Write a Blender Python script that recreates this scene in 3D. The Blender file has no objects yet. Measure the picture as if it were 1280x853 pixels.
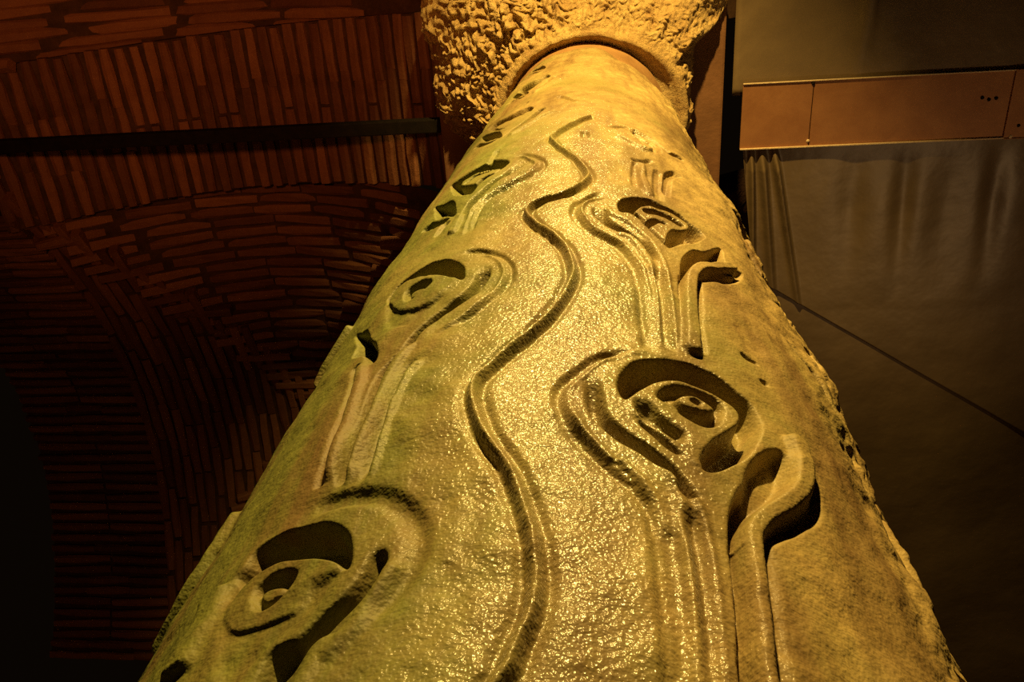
import bpy, math, random, json
import numpy as np
from mathutils import Vector, Matrix

random.seed(7); RNG = np.random.default_rng(11)
SC = bpy.context.scene
COL = SC.collection
EYE_Z = 1.6                      # height of the camera above the walkway

# ------------------------------------------------------------------ camera
cam_d = bpy.data.cameras.new('camera'); cam = bpy.data.objects.new('camera', cam_d); COL.objects.link(cam)
cam_d.sensor_fit = 'HORIZONTAL'; cam_d.sensor_width = 36.0; cam_d.lens = 1038.0 / 1280.0 * 36.0
cam_d.clip_start = 0.02; cam_d.clip_end = 100
_up = Vector((108.0, 536.5, -1038.0)).normalized()          # zenith seen in the camera's own axes
_f = (Vector((0, 0, -1)) - _up * (-_up.z)).normalized(); _r = _f.cross(_up)
_w = Matrix((_r, _f, _up))                                  # camera axes -> level axes
cam.matrix_world = Matrix.Translation((0, 0, EYE_Z)) @ (Matrix.Rotation(math.radians(14.0), 3, 'Z') @ _w).to_4x4()
SC.camera = cam

# ------------------------------------------------------------------ world, lamps, exposure
wd = bpy.data.worlds.new('world'); SC.world = wd; wd.use_nodes = True
wd.node_tree.nodes['Background'].inputs[0].default_value = (1.0, 0.55, 0.25, 1)
wd.node_tree.nodes['Background'].inputs[1].default_value = 0.0025
def lamp(name, kind, loc, energy, color, size=0.1, target=None, cone=None, blend=0.5):
    d = bpy.data.lights.new(name, kind); d.energy = energy; d.color = color
    if kind in ('POINT', 'SPOT'): d.shadow_soft_size = size
    o = bpy.data.objects.new(name, d); COL.objects.link(o); o.location = (loc[0], loc[1], loc[2] + EYE_Z)
    if target:
        v = Vector(target) - Vector(loc); o.rotation_euler = v.to_track_quat('-Z', 'Y').to_euler()
    if cone: d.spot_size = math.radians(cone); d.spot_blend = blend
    return o
lamp('cistern_spotlight', 'SPOT', (0.02, -1.75, 2.70), 780, (1.0, 0.64, 0.16), 0.05, (0.04, 0.5, 3.28), 61, 0.8)
lamp('cistern_spotlight', 'SPOT', (-0.02, -1.45, 2.98), 770, (1.0, 0.65, 0.165), 0.05, (-0.04, 0.5, 1.10), 62, 0.85)
lamp('low_amber_lamp', 'SPOT', (-0.5, -0.35, 0.2), 210, (1.0, 0.30, 0.07), 0.10, (-2.2, 0.0, 4.5), 54, 1.0)
lamp('far_amber_fill', 'POINT', (-2.4, 2.6, -0.9), 26, (1.0, 0.36, 0.12), 0.15)  # unseen fill added to lift the far vault bricks out of the dark
lamp('sheet_lamp', 'SPOT', (2.3, 2.3, 1.1), 48, (1.0, 0.58, 0.24), 0.15, (1.55, 1.2, 4.0), 66, 1.0)
SC.cycles.use_denoising = False
SC.view_settings.view_transform = 'Standard'; SC.view_settings.look = 'None'
SC.view_settings.gamma = 1.0; SC.view_settings.use_curve_mapping = False
SC.view_settings.exposure = 0.0

# ------------------------------------------------------------------ materials
def mat(name):
    m = bpy.data.materials.new(name); m.use_nodes = True
    nt = m.node_tree; b = nt.nodes['Principled BSDF']
    return m, nt, b
def N(nt, t, **kw):
    n = nt.nodes.new(t)
    for k, v in kw.items():
        if k in n.inputs.keys(): n.inputs[k].default_value = v
        else: setattr(n, k, v)
    return n
def noise(nt, src, scale, detail=4, rough=0.55):
    n = N(nt, 'ShaderNodeTexNoise'); n.inputs['Scale'].default_value = scale
    n.inputs['Detail'].default_value = detail; n.inputs['Roughness'].default_value = rough
    nt.links.new(src, n.inputs['Vector']); return n.outputs['Fac']
def ramp(nt, fac, stops):
    r = N(nt, 'ShaderNodeValToRGB'); e = r.color_ramp.elements
    while len(e) < len(stops): e.new(0.5)
    for i, (p, c) in enumerate(stops):
        e[i].position = p; e[i].color = c if len(c) == 4 else (*c, 1)
    nt.links.new(fac, r.inputs[0]); return r.outputs[0]
def mix(nt, fac, a, b, mode='MIX'):
    m = N(nt, 'ShaderNodeMix', data_type='RGBA', blend_type=mode)
    for s, v in ((0, fac), (6, a), (7, b)):
        if isinstance(v, (int, float)): m.inputs[s].default_value = v
        elif isinstance(v, tuple): m.inputs[s].default_value = (*v, 1)
        else: nt.links.new(v, m.inputs[s])
    return m.outputs[2]
def math_(nt, op, a, b=None, clamp=False):
    m = N(nt, 'ShaderNodeMath', operation=op, use_clamp=clamp)
    for i, v in enumerate((a, b)):
        if v is None: continue
        if isinstance(v, (int, float)): m.inputs[i].default_value = v
        else: nt.links.new(v, m.inputs[i])
    return m.outputs[0]
def bump(nt, h, strength, dist, prev=None):
    b = N(nt, 'ShaderNodeBump'); b.inputs['Strength'].default_value = strength; b.inputs['Distance'].default_value = dist
    nt.links.new(h, b.inputs['Height'])
    if prev is not None: nt.links.new(prev, b.inputs['Normal'])
    return b.outputs[0]

def stone_material():
    m, nt, b = mat('wet_limestone'); L = nt.links
    tc = N(nt, 'ShaderNodeTexCoord').outputs['Object']
    sep = N(nt, 'ShaderNodeSeparateXYZ'); L.new(tc, sep.inputs[0])
    big = noise(nt, tc, 3.0, 5); mid = noise(nt, tc, 14.0, 6, 0.65); fine = noise(nt, tc, 60.0, 5, 0.7)
    base = ramp(nt, mid, [(0.30, (0.29, 0.20, 0.075)), (0.52, (0.47, 0.345, 0.135)), (0.72, (0.56, 0.42, 0.18))])
    base = mix(nt, ramp(nt, fine, [(0.42, (0, 0, 0)), (0.62, (0.45, 0.45, 0.45))]), base, (0.22, 0.16, 0.07))
    # algae grows on the damp left flank and fades towards the dry right one and the top
    side = math_(nt, 'MULTIPLY_ADD', sep.outputs[0], -1.25); side.node.inputs[2].default_value = 0.45
    hgt = math_(nt, 'MULTIPLY_ADD', sep.outputs[2], -0.16); hgt.node.inputs[2].default_value = 0.62
    a = math_(nt, 'ADD', side, hgt); a = math_(nt, 'ADD', a, math_(nt, 'MULTIPLY', math_(nt, 'SUBTRACT', big, 0.5), 1.9))
    a = math_(nt, 'ADD', a, math_(nt, 'MULTIPLY', math_(nt, 'SUBTRACT', mid, 0.5), 0.9))
    alg = ramp(nt, a, [(0.25, (0, 0, 0)), (1.0, (0.85, 0.85, 0.85))])
    col = mix(nt, alg, base, ramp(nt, fine, [(0.35, (0.07, 0.10, 0.016)), (0.65, (0.175, 0.205, 0.036))]))
    # brown mineral stains running down
    mp = N(nt, 'ShaderNodeMapping'); mp.inputs['Scale'].default_value = (7, 7, 1.1); L.new(tc, mp.inputs[0])
    st = ramp(nt, noise(nt, mp.outputs[0], 1.6, 5, 0.6), [(0.47, (0, 0, 0)), (0.68, (0.85, 0.85, 0.85))])
    col = mix(nt, st, col, (0.17, 0.10, 0.04))
    L.new(col, b.inputs['Base Color'])
    g1 = noise(nt, tc, 215.0, 1.3, 0.5); g2 = noise(nt, tc, 38.0, 5, 0.6)
    n1 = bump(nt, g2, 0.4, 0.004); n2 = bump(nt, g1, 0.7, 0.0018, n1)
    L.new(n2, b.inputs['Normal'])
    b.inputs['Roughness'].default_value = 0.62; b.inputs['Specular IOR Level'].default_value = 0.3
    # a film of seeping water over the middle of the shaft, drying out towards the right flank
    w = math_(nt, 'MULTIPLY_ADD', math_(nt, 'ABSOLUTE', math_(nt, 'SUBTRACT', sep.outputs[0], 0.04)), -3.5); w.node.inputs[2].default_value = 0.93
    w = math_(nt, 'ADD', w, math_(nt, 'MULTIPLY', math_(nt, 'SUBTRACT', noise(nt, tc, 5.0, 4), 0.5), 1.3))
    L.new(ramp(nt, w, [(0.25, (0, 0, 0)), (0.75, (0.58, 0.58, 0.58))]), b.inputs['Coat Weight'])
    b.inputs['Coat Roughness'].default_value = 0.22
    n3 = bump(nt, g1, 1.0, 0.0030, n1); L.new(n3, b.inputs['Coat Normal'])
    return m
def crust_material():
    m, nt, b = mat('crusted_capital_stone'); L = nt.links
    tc = N(nt, 'ShaderNodeTexCoord').outputs['Object']
    mid = noise(nt, tc, 9.0, 6, 0.65); fine = noise(nt, tc, 55.0, 5, 0.7)
    c = ramp(nt, mid, [(0.30, (0.34, 0.20, 0.07)), (0.55, (0.56, 0.39, 0.15)), (0.75, (0.64, 0.48, 0.22))])
    c = mix(nt, ramp(nt, fine, [(0.45, (0, 0, 0)), (0.65, (0.5, 0.5, 0.5))]), c, (0.25, 0.15, 0.055))
    L.new(c, b.inputs['Base Color']); b.inputs['Roughness'].default_value = 0.7
    n1 = bump(nt, noise(nt, tc, 32.0, 6, 0.7), 0.9, 0.02); n2 = bump(nt, noise(nt, tc, 120.0, 4, 0.7), 0.7, 0.006, n1)
    L.new(n2, b.inputs['Normal']); return m
def plain_stone(name, c0, c1, scale, rough=0.8, bs=0.5, bd=0.006, spec=0.3, streak=None):
    m, nt, b = mat(name); L = nt.links
    tc = N(nt, 'ShaderNodeTexCoord').outputs['Object']
    if streak:
        mp = N(nt, 'ShaderNodeMapping'); mp.inputs['Scale'].default_value = streak; L.new(tc, mp.inputs[0]); tc = mp.outputs[0]
    c = ramp(nt, noise(nt, tc, scale, 6, 0.65), [(0.3, c0), (0.7, c1)])
    L.new(c, b.inputs['Base Color']); b.inputs['Roughness'].default_value = rough
    b.inputs['Specular IOR Level'].default_value = spec
    L.new(bump(nt, noise(nt, tc, scale * 5, 5, 0.65), bs, bd), b.inputs['Normal']); return m
def brick_material():
    m, nt, b = mat('roman_brick'); L = nt.links
    tc = N(nt, 'ShaderNodeTexCoord').outputs['Object']
    inf = N(nt, 'ShaderNodeObjectInfo').outputs['Random']
    off = N(nt, 'ShaderNodeVectorMath', operation='ADD'); L.new(tc, off.inputs[0])
    k = math_(nt, 'MULTIPLY', inf, 40.0); L.new(k, off.inputs[1])
    v = math_(nt, 'ADD', math_(nt, 'MULTIPLY', inf, 0.55), math_(nt, 'MULTIPLY', noise(nt, off.outputs[0], 14.0, 5, 0.7), 0.5))
    c = ramp(nt, v, [(0.15, (0.10, 0.036, 0.016)), (0.5, (0.18, 0.068, 0.028)), (0.85, (0.30, 0.125, 0.050))])
    L.new(c, b.inputs['Base Color']); b.inputs['Roughness'].default_value = 0.75
    L.new(bump(nt, noise(nt, off.outputs[0], 60.0, 5, 0.65), 0.6, 0.006), b.inputs['Normal']); return m
def sheet_material():
    m, nt, b = mat('dusty_plastic_film'); L = nt.links
    tc = N(nt, 'ShaderNodeTexCoord').outputs['Object']
    c = ramp(nt, noise(nt, tc, 3.0, 5, 0.6), [(0.3, (0.105, 0.072, 0.040)), (0.7, (0.15, 0.105, 0.060))])
    L.new(c, b.inputs['Base Color']); b.inputs['Roughness'].default_value = 0.42
    L.new(bump(nt, noise(nt, tc, 7.0, 3, 0.5), 0.25, 0.02), b.inputs['Normal']); return m
def copper_material():
    m, nt, b = mat('dull_brown_metal'); L = nt.links
    tc = N(nt, 'ShaderNodeTexCoord').outputs['Object']
    c = ramp(nt, noise(nt, tc, 6.0, 6, 0.7), [(0.3, (0.25, 0.105, 0.042)), (0.7, (0.35, 0.165, 0.07))])
    L.new(c, b.inputs['Base Color']); b.inputs['Roughness'].default_value = 0.55; b.inputs['Metallic'].default_value = 0.3
    L.new(bump(nt, noise(nt, tc, 50.0, 4), 0.15, 0.003), b.inputs['Normal']); return m
M_STONE = stone_material(); M_CRUST = crust_material(); M_BRICK = brick_material()
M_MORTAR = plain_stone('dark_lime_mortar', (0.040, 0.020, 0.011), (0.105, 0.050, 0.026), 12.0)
M_IMPOST = plain_stone('brown_impost_stone', (0.13, 0.060, 0.028), (0.21, 0.10, 0.048), 5.0)
M_NECK = plain_stone('neck_stone', (0.26, 0.14, 0.055), (0.38, 0.22, 0.09), 8.0)
M_IRON = plain_stone('black_iron', (0.006, 0.005, 0.004), (0.014, 0.010, 0.008), 20.0, 0.8, 0.3, 0.004, 0.1)
M_FLOOR = plain_stone('wet_floor_slab', (0.10, 0.07, 0.04), (0.18, 0.13, 0.08), 2.0, 0.35)
M_SHEET = sheet_material(); M_METAL = copper_material()
M_EDGE = plain_stone('pale_metal_edge', (0.55, 0.42, 0.27), (0.70, 0.55, 0.36), 30.0, 0.5)

# ------------------------------------------------------------------ mesh helpers
def link(name, me, m, parent=None, loc=None):
    o = bpy.data.objects.new(name, me); COL.objects.link(o)
    if m is not None and not me.materials: me.materials.append(m)
    if parent is not None: o.parent = parent
    if loc is not None: o.location = loc
    return o
def empty(name, loc):
    o = bpy.data.objects.new(name, None); COL.objects.link(o); o.location = loc; o.empty_display_size = 0.1; return o
def tag(o, **kw):
    for k, v in kw.items(): o[k] = v
    return o
def quads_mesh(name, co, quads, smooth=True, normals=None):
    me = bpy.data.meshes.new(name); co = np.ascontiguousarray(co, dtype=np.float32); quads = np.ascontiguousarray(quads, dtype=np.int32)
    me.vertices.add(len(co)); me.vertices.foreach_set('co', co.ravel())
    me.loops.add(quads.size); me.loops.foreach_set('vertex_index', quads.ravel())
    me.polygons.add(len(quads)); me.polygons.foreach_set('loop_start', np.arange(len(quads), dtype=np.int32) * 4)
    me.update(calc_edges=True)
    me.polygons.foreach_set('use_smooth', np.full(len(quads), smooth))
    if normals is not None: me.normals_split_custom_set_from_vertices(np.ascontiguousarray(normals, dtype=np.float32))
    return me
def grid_quads(nr, nc, wrap=False):
    r = np.arange(nr - 1)[:, None]; c = np.arange(nc if wrap else nc - 1)[None, :]; c2 = (c + 1) % nc
    return np.stack([r * nc + c, r * nc + c2, (r + 1) * nc + c2, (r + 1) * nc + c], -1).reshape(-1, 4)
def box(name, x0, x1, y0, y1, z0, z1, m, parent=None, bevel=0.0, seg=2):
    """box in world metres (z above the eye level), as an object with its origin at the middle of its bottom"""
    import bmesh
    c = Vector(((x0 + x1) / 2, (y0 + y1) / 2, z0 + EYE_Z)); bm = bmesh.new()
    bmesh.ops.create_cube(bm, size=1.0)
    for v in bm.verts: v.co = Vector((v.co.x * (x1 - x0), v.co.y * (y1 - y0), (v.co.z + 0.5) * (z1 - z0)))
    if bevel: bmesh.ops.bevel(bm, geom=bm.edges[:], offset=bevel, segments=seg, affect='EDGES', profile=0.6)
    me = bpy.data.meshes.new(name); bm.to_mesh(me); bm.free()
    o = link(name, me, m)
    if parent is not None: o.parent = parent; o.location = c - parent.location
    else: o.location = c
    return o
def vnoise(x, y, seed, nx=64, ny=64):
    """smooth tileable value noise on two coordinate arrays"""
    g = np.random.default_rng(seed).random((ny, nx))
    xi = np.floor(x).astype(int); yi = np.floor(y).astype(int); fx = x - xi; fy = y - yi
    fx = fx * fx * fx * (fx * (fx * 6 - 15) + 10); fy = fy * fy * fy * (fy * (fy * 6 - 15) + 10)
    a = g[yi % ny, xi % nx]; b = g[yi % ny, (xi + 1) % nx]; c = g[(yi + 1) % ny, xi % nx]; d = g[(yi + 1) % ny, (xi + 1) % nx]
    return (a * (1 - fx) + b * fx) * (1 - fy) + (c * (1 - fx) + d * fx) * fy - 0.5

# ------------------------------------------------------------------ the setting: floor and walls
AXX, AXY = -0.0736, 0.8769        # the column's axis
fl = box('floor', -7, 7, -6, 9, -EYE_Z - 0.15, -EYE_Z, M_FLOOR); tag(fl, kind='structure', label='dark damp stone floor of the cistern below the column')

# ------------------------------------------------------------------ brick pieces
def brick_mesh(name, lx, ly, lz, seed):
    """bottom face looks down into the room at z=0, the brick reaches up to lz; worn edges"""
    import bmesh
    rr = random.Random(seed); bm = bmesh.new()
    ln = lx > ly; n = 4; prof = []
    for i in range(n):
        f = i / (n - 1) - .5; L, W = (lx, ly) if ln else (ly, lx)
        e = 0.005 if i in (0, n - 1) else 0.0
        ring = []
        for sx, zz in ((-1, lz), (-1, .010), (-.62, 0), (.62, 0), (1, .010), (1, lz)):
            w = W * .5 * sx + (rr.uniform(-.006, .006) if zz < .02 else 0) - sx * e * .5
            p = (f * L, w, zz + (e * .7 if zz < .02 else 0) + (rr.uniform(-.004, .004) if zz < .02 else 0))
            ring.append(bm.verts.new(p if ln else (-p[1], p[0], p[2])))
        prof.append(ring)
    for r0, r1 in zip(prof, prof[1:]):
        for j in range(5): bm.faces.new((r0[j], r0[j + 1], r1[j + 1], r1[j]))
    bm.faces.new(prof[0]); bm.faces.new(prof[-1][::-1])
    bmesh.ops.recalc_face_normals(bm, faces=bm.faces)
    me = bpy.data.meshes.new(name); bm.to_mesh(me); bm.free(); me.materials.append(M_BRICK); return me
def brick_set(prefix, lx, ly, lz, n=6): return [brick_mesh(prefix, lx, ly, lz, 100 + i) for i in range(n)]
def put_brick(meshes, parent, p, xdir, up):
    x = Vector(xdir).normalized(); z = Vector(up).normalized(); y = z.cross(x).normalized(); x = y.cross(z)
    o = bpy.data.objects.new('brick', random.choice(meshes)); COL.objects.link(o); o.parent = parent
    o.matrix_local = Matrix.Translation(Vector(p) + z * random.uniform(-.006, .010)) @ Matrix((x, y, z)).transposed().to_4x4() @ Matrix.Rotation(random.uniform(-.03, .03), 4, 'Z')
    return o
STEP = 0.080                       # brick plus joint along a course
def arch(name, along, c, h, span0, span1, z0, rise, label, skew=0.0):
    """an arch band: runs along x or y (along), centre c, half span h, soffit from span0 to span1 across"""
    def zz(t): return z0 + rise * (1 - ((t - c) / h) ** 2)
    t = np.linspace(c - h, c + h, 50); z = zz(t) + 0.030 + EYE_Z
    prof = [(span0, 0.0), (span1, 0.0), (span1, 0.30), (span0, 0.30), (span0, 0.0)]
    co = []
    for tt, zb in zip(t, z):
        for s, dz in prof: co.append((tt, s + skew * (c + h - tt), zb + dz) if along == 'x' else (s, tt, zb + dz))
    root = link(name, quads_mesh(name, np.array(co), grid_quads(50, 5), smooth=False), M_MORTAR); tag(root, kind='structure', label=label)
    n = int(2 * h / STEP); w = span1 - span0
    sets = {L: brick_set('brick', 0.054, L + .002, 0.07, 5) for L in (w * .30, w * .36, w * .48)}
    tpos = c - h + STEP * .5
    k = 0
    while tpos < c + h - STEP * .3:
        sl = -2 * rise * (tpos - c) / h ** 2
        rows = ((.36, .30, .36), (.48, .48), (.30, .36, .36), (.48, .48), (.36, .36, .30))[random.randrange(5)]
        gap = (1 - sum(rows)) / (len(rows)); s = span0 + gap * w / 2
        for f in rows:
            L = w * f; mid = s + L / 2; s += L + gap * w
            if along == 'x': put_brick(sets[L], root, (tpos, mid + skew * (c + h - tpos), zz(tpos) + EYE_Z), (1, 0, sl), (-sl, 0, 1))
            else: put_brick(sets[L], root, (mid, tpos, zz(tpos) + EYE_Z), (0, 1, sl), (0, -sl, 1))
        tpos += STEP / math.sqrt(1 + sl * sl) * random.uniform(.94, 1.06); k += 1
    return root
def vault(name, xc, hx, yc, hy, z0, rise, bulge, webs, label, pitch=0.084, blen=0.38, x_lim=None):
    def zz(x, y):
        u = np.clip((x - xc) / hx, -1, 1); v = np.clip((y - yc) / hy, -1, 1)
        return z0 + rise * np.maximum(1 - u * u, 1 - v * v) + bulge * (1 - u * u) * (1 - v * v)
    xs = np.linspace(xc - hx, xc + hx, 61); ys = np.linspace(yc - hy, yc + hy, 61); X, Y = np.meshgrid(xs, ys)
    co = np.stack([X, Y, zz(X, Y) + 0.028 + EYE_Z], -1).reshape(-1, 3)
    root = link(name, quads_mesh(name, co, grid_quads(61, 61)[:, ::-1]), M_MORTAR); tag(root, kind='structure', label=label)
    bs = brick_set('brick', blen - .002, 0.056, 0.07, 8)
    def nrm(x, y):
        e = 1e-3; gx = (zz(x + e, y) - zz(x - e, y)) / (2 * e); gy = (zz(x, y + e) - zz(x, y - e)) / (2 * e)
        return Vector((-gx, -gy, 1)), gx, gy
    for web in webs:
        d = 0.03
        lim = 1.0 if web[1] is None else web[1]
        H, S = (hy, hx) if web[0] in 'NF' else (hx, hy)
        while d < H * lim:
            half = S * (1 - d / H) + .04                     # the web narrows towards the middle
            s = -half - random.uniform(0, blen * .45)
            while s < half - blen * .35:
                if web[0] == 'N': x, y, dr = xc + s + blen / 2, yc - hy + d, 'x'
                elif web[0] == 'F': x, y, dr = xc + s + blen / 2, yc + hy - d, 'x'
                elif web[0] == 'L': x, y, dr = xc - hx + d, yc + s + blen / 2, 'y'
                else: x, y, dr = xc + hx - d, yc + s + blen / 2, 'y'
                nn, gx, gy = nrm(x, y); s += blen
                if x_lim and not (x_lim[0] < x < x_lim[1]): continue
                put_brick(bs, root, (x, y, float(zz(x, y)) + EYE_Z), (1, 0, gx) if dr == 'x' else (0, 1, gy), nn)
            g = 2 * rise * (1 - d / H) / H
            d += pitch / math.sqrt(1 + min(g, 1.2) ** 2)
    return root
arch('trim_1', 'x', -2.07, 1.285, 0.37, 1.235, 4.15, 0.47, 'wide brick arch band springing from the impost block of the carved column', 0.06)
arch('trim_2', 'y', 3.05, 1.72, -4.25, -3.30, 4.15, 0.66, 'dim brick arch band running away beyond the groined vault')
vault('ceiling', -2.09, 1.23, 3.00, 1.73, 4.20, 0.56, 0.20, (('N', None), ('L', None), ('F', 0.75)), 'dark groined vault of thin bricks behind the tie bar', x_lim=(-9, -1.04))
vault('ceiling', -2.11, 1.26, -1.12, 1.64, 4.22, 0.50, 0.20, (('F', 0.42),), 'brick vault courses running along the near edge of the arch band', 0.063, 0.55, x_lim=(-9, -1.13))

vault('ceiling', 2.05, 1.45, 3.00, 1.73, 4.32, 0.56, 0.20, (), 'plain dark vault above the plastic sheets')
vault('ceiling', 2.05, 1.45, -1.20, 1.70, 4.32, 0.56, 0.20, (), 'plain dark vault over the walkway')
vault('ceiling', -0.06, 0.72, -1.20, 1.34, 4.36, 0.30, 0.0, (), 'plain dark arch band coming forward from the impost block')

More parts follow.
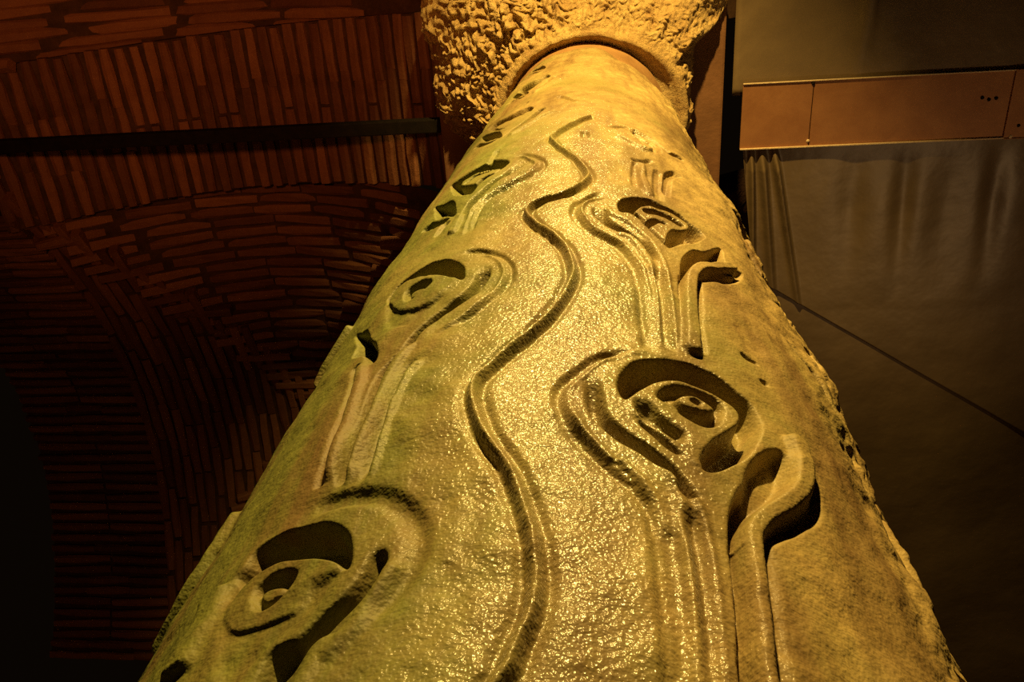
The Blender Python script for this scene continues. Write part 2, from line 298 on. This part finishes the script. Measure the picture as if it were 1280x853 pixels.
# ------------------------------------------------------------------ the carved column
HT = [0, .5, 1.0, 1.4, 1.8, 2.4, 3.1, 3.7]; RT = [.452, .452, .452, .449, .440, .424, .394, .368]
OPS = json.loads('''[["R","E1",0,0,0,0,[207,839,125,819,65,795,17,762,-14,718,-4,687,17,664,56,633,100,605,143,586,177,570,256,584,278,624,324,640,388,676,438,717,461,756,452,783,413,804,367,821,305,834]],["R","E2",0,0,0,0,[77,1382,29,1354,-7,1319,-8,1268,31,1214,84,1179,135,1151,173,1103,228,1134,291,1190,349,1231,420,1271,485,1335,478,1370,427,1389,381,1411,314,1415,259,1423,202,1414,153,1393]],["R","L1",0,0,0,0,[-606,593,-526,592,-450,590,-399,581,-337,568,-283,542,-254,514,-245,484,-260,456,-289,428,-323,401,-371,373,-580,401,-667,478,-697,545,-668,570]],["R","L2",0,0,0,0,[-676,1108,-714,1173,-662,1198,-561,1196,-464,1184,-386,1168,-317,1148,-260,1118,-220,1072,-213,1019,-244,977,-289,937,-336,911,-393,887,-473,931,-619,1005]],["R","L3",0,0,0,0,[-748,1800,-664,1819,-584,1810,-521,1810,-396,1758,-313,1734,-253,1687,-196,1619,-215,1549,-278,1506,-365,1482,-434,1446,-617,1618]],["R","L4",0,0,0,0,[-712,2368,-664,2413,-534,2392,-465,2390,-400,2393,-301,2281,-171,2197,-279,2122,-385,2058,-468,2018,-594,2219]],["S","wave",12,-6,9,14,[20,2067,-37,2023,-89,1960,-146,1889,-172,1828,-133,1757,-70,1685,-12,1605,18,1534,16,1477,-20,1416,-73,1378,-137,1356,-188,1334,-201,1302,-166,1247,-96,1176,-46,1121,-20,1059,-14,1011,-33,954,-68,895,-117,843,-168,795,-205,757,-220,736,-216,705,-187,659,-160,630,-118,595,-89,560,-69,529,-53,500,-44,473,-39,448,-43,420,-55,398,-63,383,-75,362]],["S","wave",4.5,9,8,6,[20,2067,-37,2023,-89,1960,-146,1889,-172,1828,-133,1757,-70,1685,-12,1605,18,1534,16,1477,-20,1416,-73,1378,-137,1356,-188,1334,-201,1302,-166,1247,-96,1176,-46,1121,-20,1059,-14,1011,-33,954,-68,895,-117,843,-168,795,-205,757,-220,736,-216,705,-187,659,-160,630,-118,595,-89,560,-69,529,-53,500,-44,473,-39,448,-43,420,-55,398,-63,383,-75,362]],["S","E1",7,-7,6,7,[125,819,65,800,16,766,-16,737,-24,714,-14,683,6,654,45,626,93,599,128,584,87,607,131,581,162,555,169,527,169,480,170,442,170,405,170,378]],["A","E1",4,6,4,4,[207,837,125,814,65,791,21,758,-6,735,-14,714,-4,687,17,664,56,633,100,605,143,586,105,612,143,584,171,558,180,528,180,481,180,443,180,406,179,379]],["S","E1",7,-19,3,5,[48,757,50,734,54,708,68,682,111,657,156,639,192,624,220,607,242,587,227,589,233,567]],["S","E1s",8,-9,6,8,[233,567,239,530,237,487,233,439,230,413,225,385]],["S","E1s",8,-8,6,8,[188,540,192,499,191,456,191,417,189,380]],["A","E1s",6,6,5,6,[183,625,218,588,223,546,220,500,219,460,216,421,211,383]],["A","E1s",4,6,4,4,[239,604,256,559,256,499,248,441,245,415,239,386]],["P","E1",0,-32,3,0,[109,740,112,760,125,778,141,793,165,805,234,822,274,828,304,829,366,817,412,800,443,787,453,768,448,745,420,708,384,676,325,644,297,633,284,631,279,642,251,641,220,647,190,660,160,678,134,704,119,723]],["P","E1b",0,2,3,0,[119,723,137,737,160,754,179,765,207,775,236,781,264,783,292,781,325,779,357,774,384,765,402,754,403,739,387,721,341,694,319,679,296,657,276,632,268,630,242,640,202,656,161,681,130,703]],["S","E1b",9,-11,7,9,[162,726,164,712,179,698,210,683,237,674,255,672]],["P","E1b",0,-10,5,0,[193,736,199,748,219,760,252,769,289,770,327,768,353,761,359,748,342,725,310,710,274,707,251,719,226,728,209,728]],["P","E1b",0,4,5,0,[233,740,249,752,282,758,309,754,331,749,343,743,325,731,297,727,266,726,244,730]],["S","E1b",5,-18,3,5,[260,719,280,712,302,713,328,725]],["S","E1b",3,-8,3,3,[284,745,290,744]],["P","E1",0,-18,6,0,[366,626,341,600,326,578,311,539,316,531,333,554,362,579,411,603,455,627,487,662,499,697,484,711,441,696,393,664]],["P","E1h",0,-32,3,0,[367,627,341,600,325,577,310,539,315,529,335,558,355,577,367,603]],["P","E1h",0,-10,10,0,[373,555,386,567,437,592,519,641,549,683,573,670,553,631,498,598,430,568,380,548]],["S","E1h",3.5,-26,2,3.5,[315,530,310,501,303,468,294,430,285,393]],["S","E1h",7,-5,9,7,[373,552,365,519,355,478,345,439,337,402]],["S","E1h",8,11,6,12,[308,397,317,434,327,473,335,506,345,540,358,560,394,586,449,615,497,648,524,679,540,717,539,740]],["S","E2",8,-7,7,8,[73,1394,28,1365,-14,1319,-18,1267,25,1209,81,1172,128,1143,163,1100,181,1061,188,1008,189,941,190,882,190,837]],["A","E2",5,6,5,5,[84,1381,32,1351,-2,1314,-3,1273,34,1219,88,1186,139,1158,174,1111,195,1072,201,1018,200,944,201,884,200,839]],["S","E2",11,-22,4,4,[65,1321,69,1281,103,1248,156,1223,201,1192,231,1155,243,1124]],["A","E2s",6,6,6,6,[102,1215,180,1177,219,1116,240,1043,232,953,233,887,237,848]],["S","E2s",7,-9,6,7,[246,1102,257,1035,253,959,247,891,247,851]],["A","E2s",5,6,5,5,[84,1335,111,1289,173,1260,225,1217,258,1161,274,1097,272,1013,263,927,257,853]],["P","E2",0,-32,4,0,[133,1346,140,1367,164,1387,201,1405,257,1413,312,1404,378,1402,425,1383,471,1361,476,1334,413,1274,351,1238,307,1205,295,1213,270,1238,239,1273,206,1305,171,1319,141,1316]],["P","E2b",0,2,4,0,[178,1322,212,1361,245,1378,276,1380,341,1384,397,1372,423,1341,390,1308,347,1291,322,1260,302,1216,271,1241,233,1280,207,1310]],["S","E2b",6,-18,4,6,[244,1345,288,1353,335,1349,373,1338]],["S","E2b",5,-12,4,5,[240,1283,274,1311,305,1315]],["P","E2h",0,-36,4,0,[329,1096,342,1154,361,1191,402,1233,457,1256,544,1324,540,1283,529,1244,464,1203,411,1181,370,1147,345,1103]],["P","E2h",0,-8,8,0,[390,1104,407,1134,442,1160,550,1206,572,1248,622,1257,552,1180,438,1124]],["S","E2h",5,-12,4,5,[334,1098,318,1004,306,930,296,865]],["S","E2h",5,-8,4,5,[387,1100,359,995,344,921,338,878]],["S","E2h",11,10,4,9,[308,868,324,947,336,1011,352,1077,372,1122,412,1158,475,1191,554,1237]],["S","E3",9,-8,8,9,[116,1964,206,1998,260,2000,351,1984,420,1946,474,1926]],["P","E3",0,-16,8,0,[240,1984,271,2012,332,1982,385,1963,407,1884,358,1816,325,1822,285,1907,246,1952]],["A","E3",9,8,8,9,[137,1867,194,1857,249,1822,306,1810,364,1851]],["S","E3",8,-22,5,8,[334,1937,372,1944]],["S","E3",8,-26,4,5,[462,1914,501,1932,536,1930]],["S","E3s",6,-9,5,10,[354,1493,374,1593,395,1661,425,1704,475,1748]],["S","E3s",8,-6,6,8,[239,1662,225,1569,220,1488]],["S","E3s",8,-6,6,8,[339,1655,320,1538,306,1447]],["A","E3s",8,6,7,8,[257,1684,258,1573,260,1485,267,1437]],["S","E3s",7,-8,6,7,[234,1686,274,1696,309,1719]],["S","slit",2.5,-12,2,2.5,[485,925,500,921,522,920]],["S","slit",3,-8,3,3,[526,874,535,874]],["S","L1",10,-6,14,8,[-550,591,-501,593,-450,589,-398,580,-348,568,-299,544,-268,519,-256,494,-264,464,-290,438,-316,416]],["A","L1",7,5,10,7,[-284,485,-294,461,-307,437,-325,417,-355,397,-383,372]],["P","L1",0,-3,8,0,[-674,535,-668,545,-663,562,-612,571,-542,567,-479,557,-431,539,-406,521,-391,501,-389,486,-393,481,-409,459,-430,447,-457,433,-485,420,-521,401,-532,387,-570,393,-607,427,-642,462,-668,489,-698,517]],["P","L1",0,-34,4,0,[-682,533,-668,545,-663,562,-612,571,-542,567,-479,557,-431,539,-406,521,-391,501,-385,484,-402,490,-428,497,-488,505,-546,505,-589,499,-621,499,-665,522]],["P","L1b",0,0.5,3,0,[-643,472,-658,487,-665,498,-642,515,-588,528,-542,526,-502,521,-436,508,-398,496,-385,485,-393,474,-423,463,-447,456,-472,450,-534,448,-586,449,-619,458]],["P","L1b",0,-5,12,0,[-456,482,-420,486,-395,487,-391,478,-408,464,-432,450,-456,442,-472,450,-464,464]],["P","L1b",0,-14,3,0,[-572,473,-587,486,-592,500,-571,509,-533,510,-514,505,-504,499,-504,488,-518,477,-550,468]],["P","L1b",0,-2,4,0,[-574,479,-584,491,-564,498,-529,495,-511,487,-526,477,-554,475]],["S","L1",4,-20,5,13,[-330,501,-327,484,-336,463,-353,446,-387,428,-417,409,-439,391,-456,380]],["A","L1h",16,9,14,16,[-735,527,-712,500,-707,476,-713,452,-707,426]],["S","L2",6,-6,6,6,[-399,1173,-362,1168,-318,1154,-274,1131,-233,1093,-211,1058,-208,1018,-233,972,-281,926,-328,900]],["A","L2",5,5,5,5,[-316,1145,-271,1121,-236,1084,-221,1054,-221,1020,-244,977,-289,937,-336,911,-387,896]],["P","L2",0,-4,9,0,[-706,1162,-666,1182,-612,1188,-550,1188,-486,1176,-427,1151,-387,1119,-372,1092,-371,1066,-397,1045,-427,1015,-461,994,-498,968,-553,977,-622,1009,-669,1092]],["P","L2",0,-32,4,0,[-704,1149,-666,1182,-612,1188,-550,1188,-486,1176,-427,1151,-387,1119,-370,1091,-367,1062,-420,1077,-485,1092,-549,1098,-593,1086,-639,1079]],["P","L2b",0,2,4,0,[-667,1100,-683,1145,-638,1166,-565,1152,-496,1130,-430,1101,-377,1072,-366,1056,-392,1032,-439,1017,-481,1012,-537,1020,-592,1042]],["P","L2b",0,-6,12,0,[-397,1045,-371,1056,-427,1015,-460,991,-497,978,-541,1017,-481,1012,-442,1023]],["P","L2b",0,-15,3,0,[-580,1076,-591,1104,-561,1115,-519,1112,-487,1098,-484,1084,-520,1066,-562,1062]],["P","L2b",0,-3,3,0,[-569,1075,-572,1096,-536,1098,-497,1087,-493,1075,-517,1066,-546,1065]],["P","L2h",0,-32,4,0,[-840,1105,-767,1066,-727,1048,-675,995,-622,954,-591,910,-585,889,-623,916,-663,948,-711,966,-735,981,-751,1025]],["S","L2h",5,-9,4,5,[-660,907,-628,857,-606,810,-587,758,-574,705,-566,666,-559,634]],["A","L2h",10,7,7,10,[-661,925,-602,851,-582,801,-565,751,-554,699,-547,661,-541,629]],["S","L2",9,-19,4,5,[-299,1078,-299,1043,-322,997,-369,972,-418,944,-455,916,-470,886,-517,847,-510,789,-502,735,-502,684,-499,641,-490,613]],["S","L2s",5,-9,5,5,[-421,839,-436,809,-441,764,-440,718,-438,661,-431,606]],["A","L2s",7,7,6,7,[-446,889,-469,854,-481,813,-481,767,-479,720,-481,675,-483,644,-480,613]],["A","L2s",5,6,5,5,[-397,832,-414,800,-420,759,-423,718,-422,661,-419,600]],["S","L3",9,-6,8,9,[-322,1738,-253,1690,-189,1617,-204,1543,-270,1495,-355,1471,-405,1440,-429,1373,-423,1284]],["A","L3",7,6,6,7,[-310,1719,-254,1672,-203,1619,-220,1562,-280,1514,-367,1490,-421,1449,-441,1379,-434,1289]],["S","L3",11,-18,6,8,[-294,1642,-339,1592,-398,1552,-448,1508,-480,1460,-487,1404]],["P","L3",0,-30,5,0,[-739,1804,-653,1796,-577,1794,-514,1791,-447,1768,-391,1737,-360,1697,-361,1669,-407,1629,-440,1615,-479,1574,-506,1545,-621,1627]],["P","L3b",0,0,5,0,[-642,1701,-636,1737,-566,1744,-492,1727,-446,1709,-378,1660,-361,1665,-407,1629,-469,1635,-512,1614,-596,1667]],["S","L3b",6,-18,4,6,[-582,1697,-538,1715,-465,1695]],["P","L3h",0,-32,4,0,[-785,1683,-725,1652,-641,1596,-602,1565,-573,1518,-548,1457,-566,1456,-623,1493,-683,1525]],["S","L3h",10,-16,5,10,[-739,1515,-671,1475,-602,1444]],["S","L3s",8,-8,6,8,[-579,1421,-597,1380]],["A","L3s",8,6,6,8,[-505,1416,-501,1322]],["S","L4",8,-6,7,8,[-476,1888,-480,1834,-485,1782]],["P","L4",0,-36,6,0,[-712,2368,-656,2391,-527,2370,-460,2369,-395,2373,-360,2329,-364,2296,-410,2295,-460,2244,-523,2204,-602,2244]],["P","L4b",0,-4,6,0,[-665,2316,-612,2340,-512,2314,-445,2311,-397,2306,-460,2244,-524,2209]],["S","L4",12,-22,6,12,[-297,2256,-363,2171,-421,2127,-472,2082]],["A","L4",9,6,8,9,[-170,2186,-280,2128,-385,2058,-450,2020]],["S","misc",10,-8,8,10,[-195,2414,-146,2355,-84,2304]],["S","misc",8,-8,6,8,[-6,1887,-3,1845]]]''')
col_root = empty('carved_column', (AXX, AXY, 0))
tag(col_root, label='tall pale stone column carved with eye-shaped teardrops and a wavy ridge', category='column', kind='thing')
ang0 = math.atan2(-AXY, -AXX)

def dense_axis():
    fine = np.arange(-1.16, 1.1601, 0.0035); rest = np.arange(1.16 + .03, 2 * math.pi - 1.16 - .015, 0.03)
    return np.concatenate([fine, rest])
TH = dense_axis()                                   # 0 = towards the camera
def row_step(h): return 0.010 if h < 0.24 else min(0.0048, max(0.0009, (0.185 + h * h) / 0.43 / 1038 * 0.85))
hs = [-EYE_Z]
while hs[-1] < 3.74:
    hs.append(hs[-1] + row_step(hs[-1]))
HH = np.array(hs); NC, NR = len(TH), len(HH)
DISP = np.zeros((NR, NC), np.float32); RID = np.zeros((NR, NC), np.int32); RNAMES = [None]
SR = 0.44                                           # metres of arc per radian
def catmull(P, n=5):
    if len(P) < 3: return P
    Q = np.vstack([2 * P[0] - P[1], P, 2 * P[-1] - P[-2]]); out = []
    for i in range(1, len(Q) - 2):
        p0, p1, p2, p3 = Q[i - 1:i + 3]
        for t in np.arange(n) / n:
            out.append(.5 * ((2 * p1) + (p2 - p0) * t + (2 * p0 - 5 * p1 + 4 * p2 - p3) * t * t + (3 * p1 - p0 - 3 * p2 + p3) * t ** 3))
    out.append(P[-1]); return np.array(out)
def sstep(x): x = np.clip(x, 0, 1); return x * x * (3 - 2 * x)
def seg_dist(X, Y, P):
    best = np.full(X.shape, 1e9, np.float32); par = np.zeros(X.shape, np.float32); n = len(P) - 1
    for i in range(n):
        a, b = P[i], P[i + 1]; d = b - a; L = d @ d + 1e-12
        t = np.clip(((X - a[0]) * d[0] + (Y - a[1]) * d[1]) / L, 0, 1)
        q = (X - a[0] - t * d[0]) ** 2 + (Y - a[1] - t * d[1]) ** 2
        m = q < best; best = np.where(m, q, best); par = np.where(m, (i + t) / n, par)
    return np.sqrt(best), par
def inside(X, Y, P):
    r = np.zeros(X.shape, bool); n = len(P)
    for i in range(n):
        x0, y0 = P[i]; x1, y1 = P[(i + 1) % n]
        if y0 == y1: continue
        c = ((y0 > Y) != (y1 > Y)) & (X < (x1 - x0) * (Y - y0) / (y1 - y0) + x0); r ^= c
    return r
def carve(o, dth, dh, key):
    kind, reg, w, dep, e, w2, q = o
    P = np.array(q, float).reshape(-1, 2) / 1000; P[:, 0] += dth; P[:, 1] += dh
    if kind in 'PaR': P = catmull(np.vstack([P, P[:1]]), 4)[:-1]
    else: P = catmull(P, 4)
    w, w2, dep, e = w / 1000, w2 / 1000, dep / 1000, e / 1000
    e = max(e, 1.7 * row_step(float(P[:, 1].mean())))
    mg = max(w, w2) + e + .004
    lo, hi = P.min(0), P.max(0)
    r0, r1 = np.searchsorted(HH, [lo[1] - mg, hi[1] + mg])
    if r1 - r0 < 2: return
    for turn in (0, 2 * math.pi, -2 * math.pi):
        c0, c1 = np.searchsorted(TH, [lo[0] + turn - mg / .36, hi[0] + turn + mg / .36])
        if c1 - c0 < 2: continue
        X, Y = np.meshgrid((TH[c0:c1] - turn) * SR, HH[r0:r1]); Q = P * np.array([SR, 1.0])
        D = DISP[r0:r1, c0:c1]; I = RID[r0:r1, c0:c1]
        if kind == 'R': m = inside(X, Y, Q).astype(float)
        elif kind in 'Pa':
            d, _ = seg_dist(X, Y, np.vstack([Q, Q[:1]])); d = np.where(inside(X, Y, Q), d, -d); m = sstep((d + e * .25) / (e * 1.25) )
        else:
            d, t = seg_dist(X, Y, Q); ww = w + (w2 - w) * t; m = sstep((ww + e * .5 - d) / e)
            if kind == 'S' and reg[2:] != 'h' and reg != 'wave' and len(Q) > 14:
                len_ = np.hypot(*np.diff(Q, axis=0).T).sum(); k_ = max(3.0, len_ / (.055 if dep < -.0155 else .034))
                m = m * sstep((t + .02) * k_) * sstep((1.02 - t) * k_)
            if kind == 'A': m *= np.clip(t * 12, 0, 1) * np.clip((1 - t) * 12, 0, 1) if len(Q) > 12 else 1
        if kind in 'PS': D[:] = D + (dep - D) * m
        elif kind in 'Aa': D[:] = D + dep * m
        if key is not None:
            if key not in RNAMES: RNAMES.append(key)
            I[m > .35] = RNAMES.index(key)
def extended(o, floor_h):
    """a stem that leaves the traced stretch runs on down to the next eye"""
    q = list(o[6])
    if o[0] not in 'SA': return o
    for end in (0, -2):
        hq = q[1] if end == 0 else q[-1]
        if hq < 405:
            tq = q[0] if end == 0 else q[-2]
            if end == 0: q = [tq, floor_h] + q
            else: q = q + [tq, floor_h]
    return o[:6] + [q]
def part_key(reg, k, j):
    b = reg[:2]; s = reg[2:]
    if k == 2 or (k and j >= 5): return None
    if b not in ('E1', 'E2', 'E3', 'L1', 'L2', 'L3', 'L4'): return None
    return (b, s, k, j)
wave = [o for o in OPS if o[1] == 'wave']
wt = wave[0][6][:]
for h in np.arange(0.30, -1.62, -0.06):
    wt += [round(1000 * (-.13 + .092 * math.cos(2 * math.pi * (h - .46) / .565))), round(h * 1000)]
hook3 = [o for o in OPS if o[1] == 'L3h']; l2 = [o for o in OPS if o[1].startswith('L2')]; e2 = [o for o in OPS if o[1].startswith('E2')]
l4 = [o for o in OPS if o[1] == 'L4']
for k in (0, 1, -1, 2):
    dth = k * math.pi / 2
    for o in wave: carve(o[:6] + [wt], dth, 0, ('W', '', k, 0))
    for o in OPS:
        if o[1] == 'wave' or (k != 0 and o[1] in ('misc', 'slit')): continue
        fh = 275 if o[1].startswith('E') else 20
        carve(extended(o, fh), dth, 0, part_key(o[1], k, 0))
    for j, dh in ((1, .635), (2, 1.27), (3, 1.88)):
        for o in hook3: carve(o, dth + .03 * j, dh, part_key(o[1], k, j))
    for o in l4: carve(o, dth + .02, .62, None); 
    for j, dh in ((5, -1.2), (6, -1.8), (7, -2.4)):
        for o in l2: carve(o, dth, dh, part_key(o[1], k, j))
    for j, dh in ((5, -1.138), (6, -1.707), (7, -2.276)):
        for o in e2: carve(o, dth, dh, part_key(o[1], k, j))
# centuries of seeping water have rounded every arris
_near = (HH > .24) & (HH < 1.15)
for p_ in range(5):
    for axis in (0, 1):
        Bl = (np.roll(DISP, 1, axis) + np.roll(DISP, -1, axis) + 2 * DISP) / 4
        if axis == 0: Bl[0] = DISP[0]; Bl[-1] = DISP[-1]
        wgt = np.where(_near, np.interp(HH, [.25, .5, .9, 1.15], [1, 1, .7, .25]), .25 if p_ < 2 else 0)[:, None]
        DISP += (Bl - DISP) * wgt
DISP = DISP.astype(np.float32)
# weathering of the stone itself: broad unevenness everywhere, deeper decay on the dry right flank
TT, HG = np.meshgrid(TH, HH); S = TT * SR
wr = np.clip((np.where(TT < 3.3, TT, TT - 2 * math.pi) - .62) / .3, 0, 1) * np.clip((np.pi - TT) * 2, 0, 1)
wear = vnoise(S * 9, HG * 7, 1) * .007 + vnoise(S * 26, HG * 22, 2) * .004 + vnoise(S * 70, HG * 60, 3) * .0016
wear += wr * (vnoise(S * 11 + 5, HG * 6, 4) * .022 + vnoise(S * 34, HG * 20, 5) * .010 + vnoise(S * 90, HG * 70, 6) * .004)
topw = np.clip((HG - 3.45) / .3, 0, 1)
wear -= .055 * sstep((np.where(TT < 3.3, TT, -1) - .05) / .8) * sstep((HG - 3.34) / .4)
wear -= topw ** 2 * (.003 + .012 * np.clip(vnoise(S * 8, HG * 3, 8) + .1, 0, 1))
DISP += wear.astype(np.float32)
RAD = np.interp(HH, HT, RT)[:, None] + DISP
A = ang0 + TT
CO = np.stack([RAD * np.cos(A), RAD * np.sin(A), HG + EYE_Z], -1)
du = np.roll(CO, -1, 1) - np.roll(CO, 1, 1); dv = np.gradient(CO, axis=0)
NM = np.cross(du, dv); NM /= np.linalg.norm(NM, axis=-1, keepdims=True) + 1e-12
CO = CO.reshape(-1, 3); NM = NM.reshape(-1, 3)
Q = grid_quads(NR, NC, wrap=True); FR = RID.reshape(-1)[Q[:, 0]]
def region_mesh(name, rid):
    f = Q[FR == rid]; used, inv = np.unique(f, return_inverse=True)
    return quads_mesh(name, CO[used], inv.reshape(-1, 4), True, NM[used])
shaft = link('shaft', region_mesh('shaft', 0), M_STONE, col_root)
eyes = {}
order = sorted(range(1, len(RNAMES)), key=lambda i: (RNAMES[i][1] != '', i))
for i in order:
    if not (FR == i).any(): continue
    b, s, k, j = RNAMES[i]
    if b == 'W': link('wavy_ridge', region_mesh('wavy_ridge', i), M_STONE, col_root)
    elif s == '': eyes[(b, k, j)] = link('teardrop_eye', region_mesh('teardrop_eye', i), M_STONE, col_root)
    elif s == 'b' and (b, k, j) in eyes: link('eye_boss', region_mesh('eye_boss', i), M_STONE, eyes[(b, k, j)])
    elif s == 'h': link('hooked_scroll', region_mesh('hooked_scroll', i), M_STONE, col_root)
    else: link('stem_ridge', region_mesh('stem_ridge', i), M_STONE, col_root)

# neck, capital and impost block
def revolve(name, prof, n, m, parent):
    a = np.linspace(0, 2 * math.pi, n, endpoint=False)
    co = np.stack([np.stack([r * np.cos(a), r * np.sin(a), np.full(n, z + EYE_Z)], -1) for r, z in prof]).reshape(-1, 3)
    return link(name, quads_mesh(name, co, grid_quads(len(prof), n, True)), m, parent)
revolve('neck', [(.30, 3.60), (.352, 3.66), (.348, 3.74), (.352, 3.80), (.37, 3.86)], 96, M_NECK, col_root)
def capital():
    out = [(-.74, -.60), (-.725, -.30), (-.68, .0), (-.54, .10), (-.46, .25), (-.3, .45), (.0, .52), (.3, .42), (.43, .15), (.445, -.10),
           (.50, -.335), (.615, -.42), (.63, -.62), (.3, -.68), (-.4, -.68)]
    pa = np.array([math.atan2(y, x) for x, y in out]); pr = np.array([math.hypot(x, y) for x, y in out]); k = np.argsort(pa)
    n = 620; a = np.linspace(-math.pi, math.pi, n, endpoint=False)
    ro = np.interp(a, pa[k], pr[k], period=2 * math.pi)
    rows = []
    rim = [(0.325, 3.86), (0.350, 3.872), (0.374, 3.866), (0.390, 3.835), (0.404, 3.818), (0.418, 3.826)]
    grow = .05 * np.exp(-((a + .35) / .6) ** 2)
    for r, z in rim: rows.append((r + grow * min(1, (r - .325) / .08), np.full(n, z)))
    for t in np.linspace(0.02, 1, 110):
        r = 0.42 + grow + (np.maximum(ro, .44 + grow) - 0.42 - grow) * t
        rows.append((r, np.full(n, 3.826 + .175 * t ** 0.8) - .02 * np.sin(t * math.pi)))
    for t in np.linspace(.1, 1, 14): rows.append((np.maximum(ro, .44) * (1 - .03 * t), np.full(n, 4.0 + .10 * t)))
    R = np.array([r for r, z in rows]); Z = np.array([z for r, z in rows]); A2 = np.broadcast_to(a, R.shape)
    x, y = R * np.cos(A2), R * np.sin(A2)
    amp = np.clip((np.arange(len(R)) - 3) / 14, .12, 1)[:, None]
    left = np.clip((-x + .15) / .4, .25, 1)
    nz = vnoise(x * 11 + 3, y * 11 + 9, 21) * .06 + (.018 - np.abs(vnoise(x * 24, y * 24 + Z * 9, 22)) * .085) * left + (.014 - np.abs(vnoise(x * 52, y * 52 + Z * 20, 23)) * .08) * left + vnoise(x * 110, y * 110, 24) * .012
    nr = vnoise(A2 * 5, Z * 11 + 4, 25) * .03 + vnoise(A2 * 18, Z * 30, 26) * .03 + vnoise(A2 * 50, Z * 60, 27) * .014
    Z = Z + nz * amp; R = R + nr * amp
    co = np.stack([R * np.cos(A2), R * np.sin(A2), Z + EYE_Z], -1).reshape(-1, 3)
    return link('capital', quads_mesh('capital', co, grid_quads(len(R), n, True)), M_CRUST, col_root)
capital()
box('impost_block', AXX - .71, AXX + .635, AXY - .60, AXY + .57, 4.02, 4.40, M_IMPOST, col_root, 0.012)
box('pedestal', AXX - .60, AXX + .60, AXY - .60, AXY + .60, -EYE_Z, -EYE_Z + .22, M_IMPOST, col_root, 0.02)

# ------------------------------------------------------------------ iron tie bar
tb = box('tie_bar', -3.55, AXX - .7135, AXY - .032, AXY + .034, 4.035, 4.095, M_IRON, None, 0.006)
tag(tb, label='long black iron tie bar crossing under the brick arch band', category='tie bar', kind='thing')

# ------------------------------------------------------------------ metal casing strip and plastic sheets
strip = empty('casing_strip', (2.4, .89, 4.0 + EYE_Z))
tag(strip, label='flat brown metal strip holding up the edge of the plastic sheets', category='metal strip', kind='thing')
box('strip_plate', .645, .958, .745, 1.048, 4.0, 4.012, M_METAL, strip, 0.002)
box('strip_plate', .962, 4.2, .745, 1.048, 4.001, 4.013, M_METAL, strip, 0.002)
box('folded_edge', .645, 4.2, 1.043, 1.049, 3.990, 4.002, M_EDGE, strip, 0.001)
box('folded_edge', .645, 4.2, .743, .748, 3.993, 4.002, M_EDGE, strip, 0.001)
box('lap_plate', 1.82, 1.93, .742, 1.052, 3.990, 4.0, M_METAL, strip, 0.002)
def rivet(x, y, z, r, m):
    import bmesh
    bm = bmesh.new(); bmesh.ops.create_uvsphere(bm, u_segments=12, v_segments=6, radius=r)
    for v in bm.verts: v.co.z *= .5
    me = bpy.data.meshes.new('rivet'); bm.to_mesh(me); bm.free(); o = link('rivet', me, m, strip); o.location = Vector((x, y, z + EYE_Z)) - strip.location
for x, y, m in ((.955, 1.02, M_EDGE), (.955, .758, M_IRON), (1.70, .86, M_IRON), (1.73, .87, M_IRON), (1.76, .865, M_IRON), (1.875, .80, M_IRON), (1.875, .99, M_IRON), (1.85, 1.04, M_EDGE)):
    rivet(x, y, 3.997 if x < 1.8 else 3.989, .008, m)

def sheet(name, fx, fy, fz, ns, nt, label, thick=.0025):
    s, t = np.meshgrid(np.linspace(0, 1, ns), np.linspace(0, 1, nt))
    x = fx(s, t); y = fy(s, t); z = fz(s, t, x, y)
    co = np.stack([x, y, z + EYE_Z], -1).reshape(-1, 3); c = co[0].copy()
    o = link(name, quads_mesh(name, co - c, grid_quads(nt, ns)[:, ::-1]), M_SHEET, None, Vector(c))
    sm = o.modifiers.new('thickness', 'SOLIDIFY'); sm.thickness = thick; sm.offset = 0
    tag(o, label=label, category='plastic sheet', kind='thing', group='plastic sheets under the vault'); return o
def g(d, w): return np.exp(-(d / w) ** 2)
def z_low(s, t, x, y):
    f = np.clip((y - 1.03) / .75, 0, 1.2)
    z = 4.022 + .03 * f
    # gathered folds by the free edge, fading away from the strip
    for x0, dx, w, a in ((.70, .06, .012, .045), (.745, .11, .016, .05), (.80, .17, .012, .06), (.66, .02, .014, .03)):
        z -= a * g(x - x0 - dx * f, w) * np.clip(f * 6, 0, 1) * np.clip(1.25 - f * .9, 0, 1)
    for x0, w, a in ((1.18, .07, .022), (1.42, .05, .03), (1.62, .09, .02), (1.83, .05, .03), (2.1, .1, .02), (2.5, .1, .03)):
        z += a * g(x - x0 - .05 * f, w) * np.clip(f * 2.2, 0, 1) * np.clip(1.15 - f, 0, 1)
    return z + .012 * vnoise(x * 3, y * 2, 40)
sheet('plastic_sheet', lambda s, t: .655 + 3.5 * s ** 1.6 + .10 * t * (1 - s), lambda s, t: 1.0 + t * (.72 + 1.15 * s ** 1.6 * 1.9), z_low, 260, 120,
      'hanging brown plastic sheet with gathered folds along the lower edge of the metal strip')
sheet('plastic_sheet', lambda s, t: .60 + 3.6 * s, lambda s, t: .80 - 1.9 * t,
      lambda s, t, x, y: 4.0195 + .075 * t - .05 * g(x - 1.15 - .1 * t, .02) * np.clip(t * 4, 0, 1) + .03 * np.clip(t * 3, 0, 1) * vnoise(x * 4, y * 2, 41), 120, 60,
      'darker plastic sheet stretched above the metal strip towards the column capital')
sheet('plastic_sheet', lambda s, t: .62 + 3.6 * s, lambda s, t: 1.62 + 1.2 * s + 3.4 * t,
      lambda s, t, x, y: 4.0655 + .012 * vnoise(x * 3, y * 2, 40) + .12 * np.clip(t - .12, 0, 1) + .03 * np.clip(t * 3 - .3, 0, 1) * vnoise(x * 2, y * 1.5, 42), 80, 80,
      'smooth dark plastic sheet beyond the diagonal overlap crease')
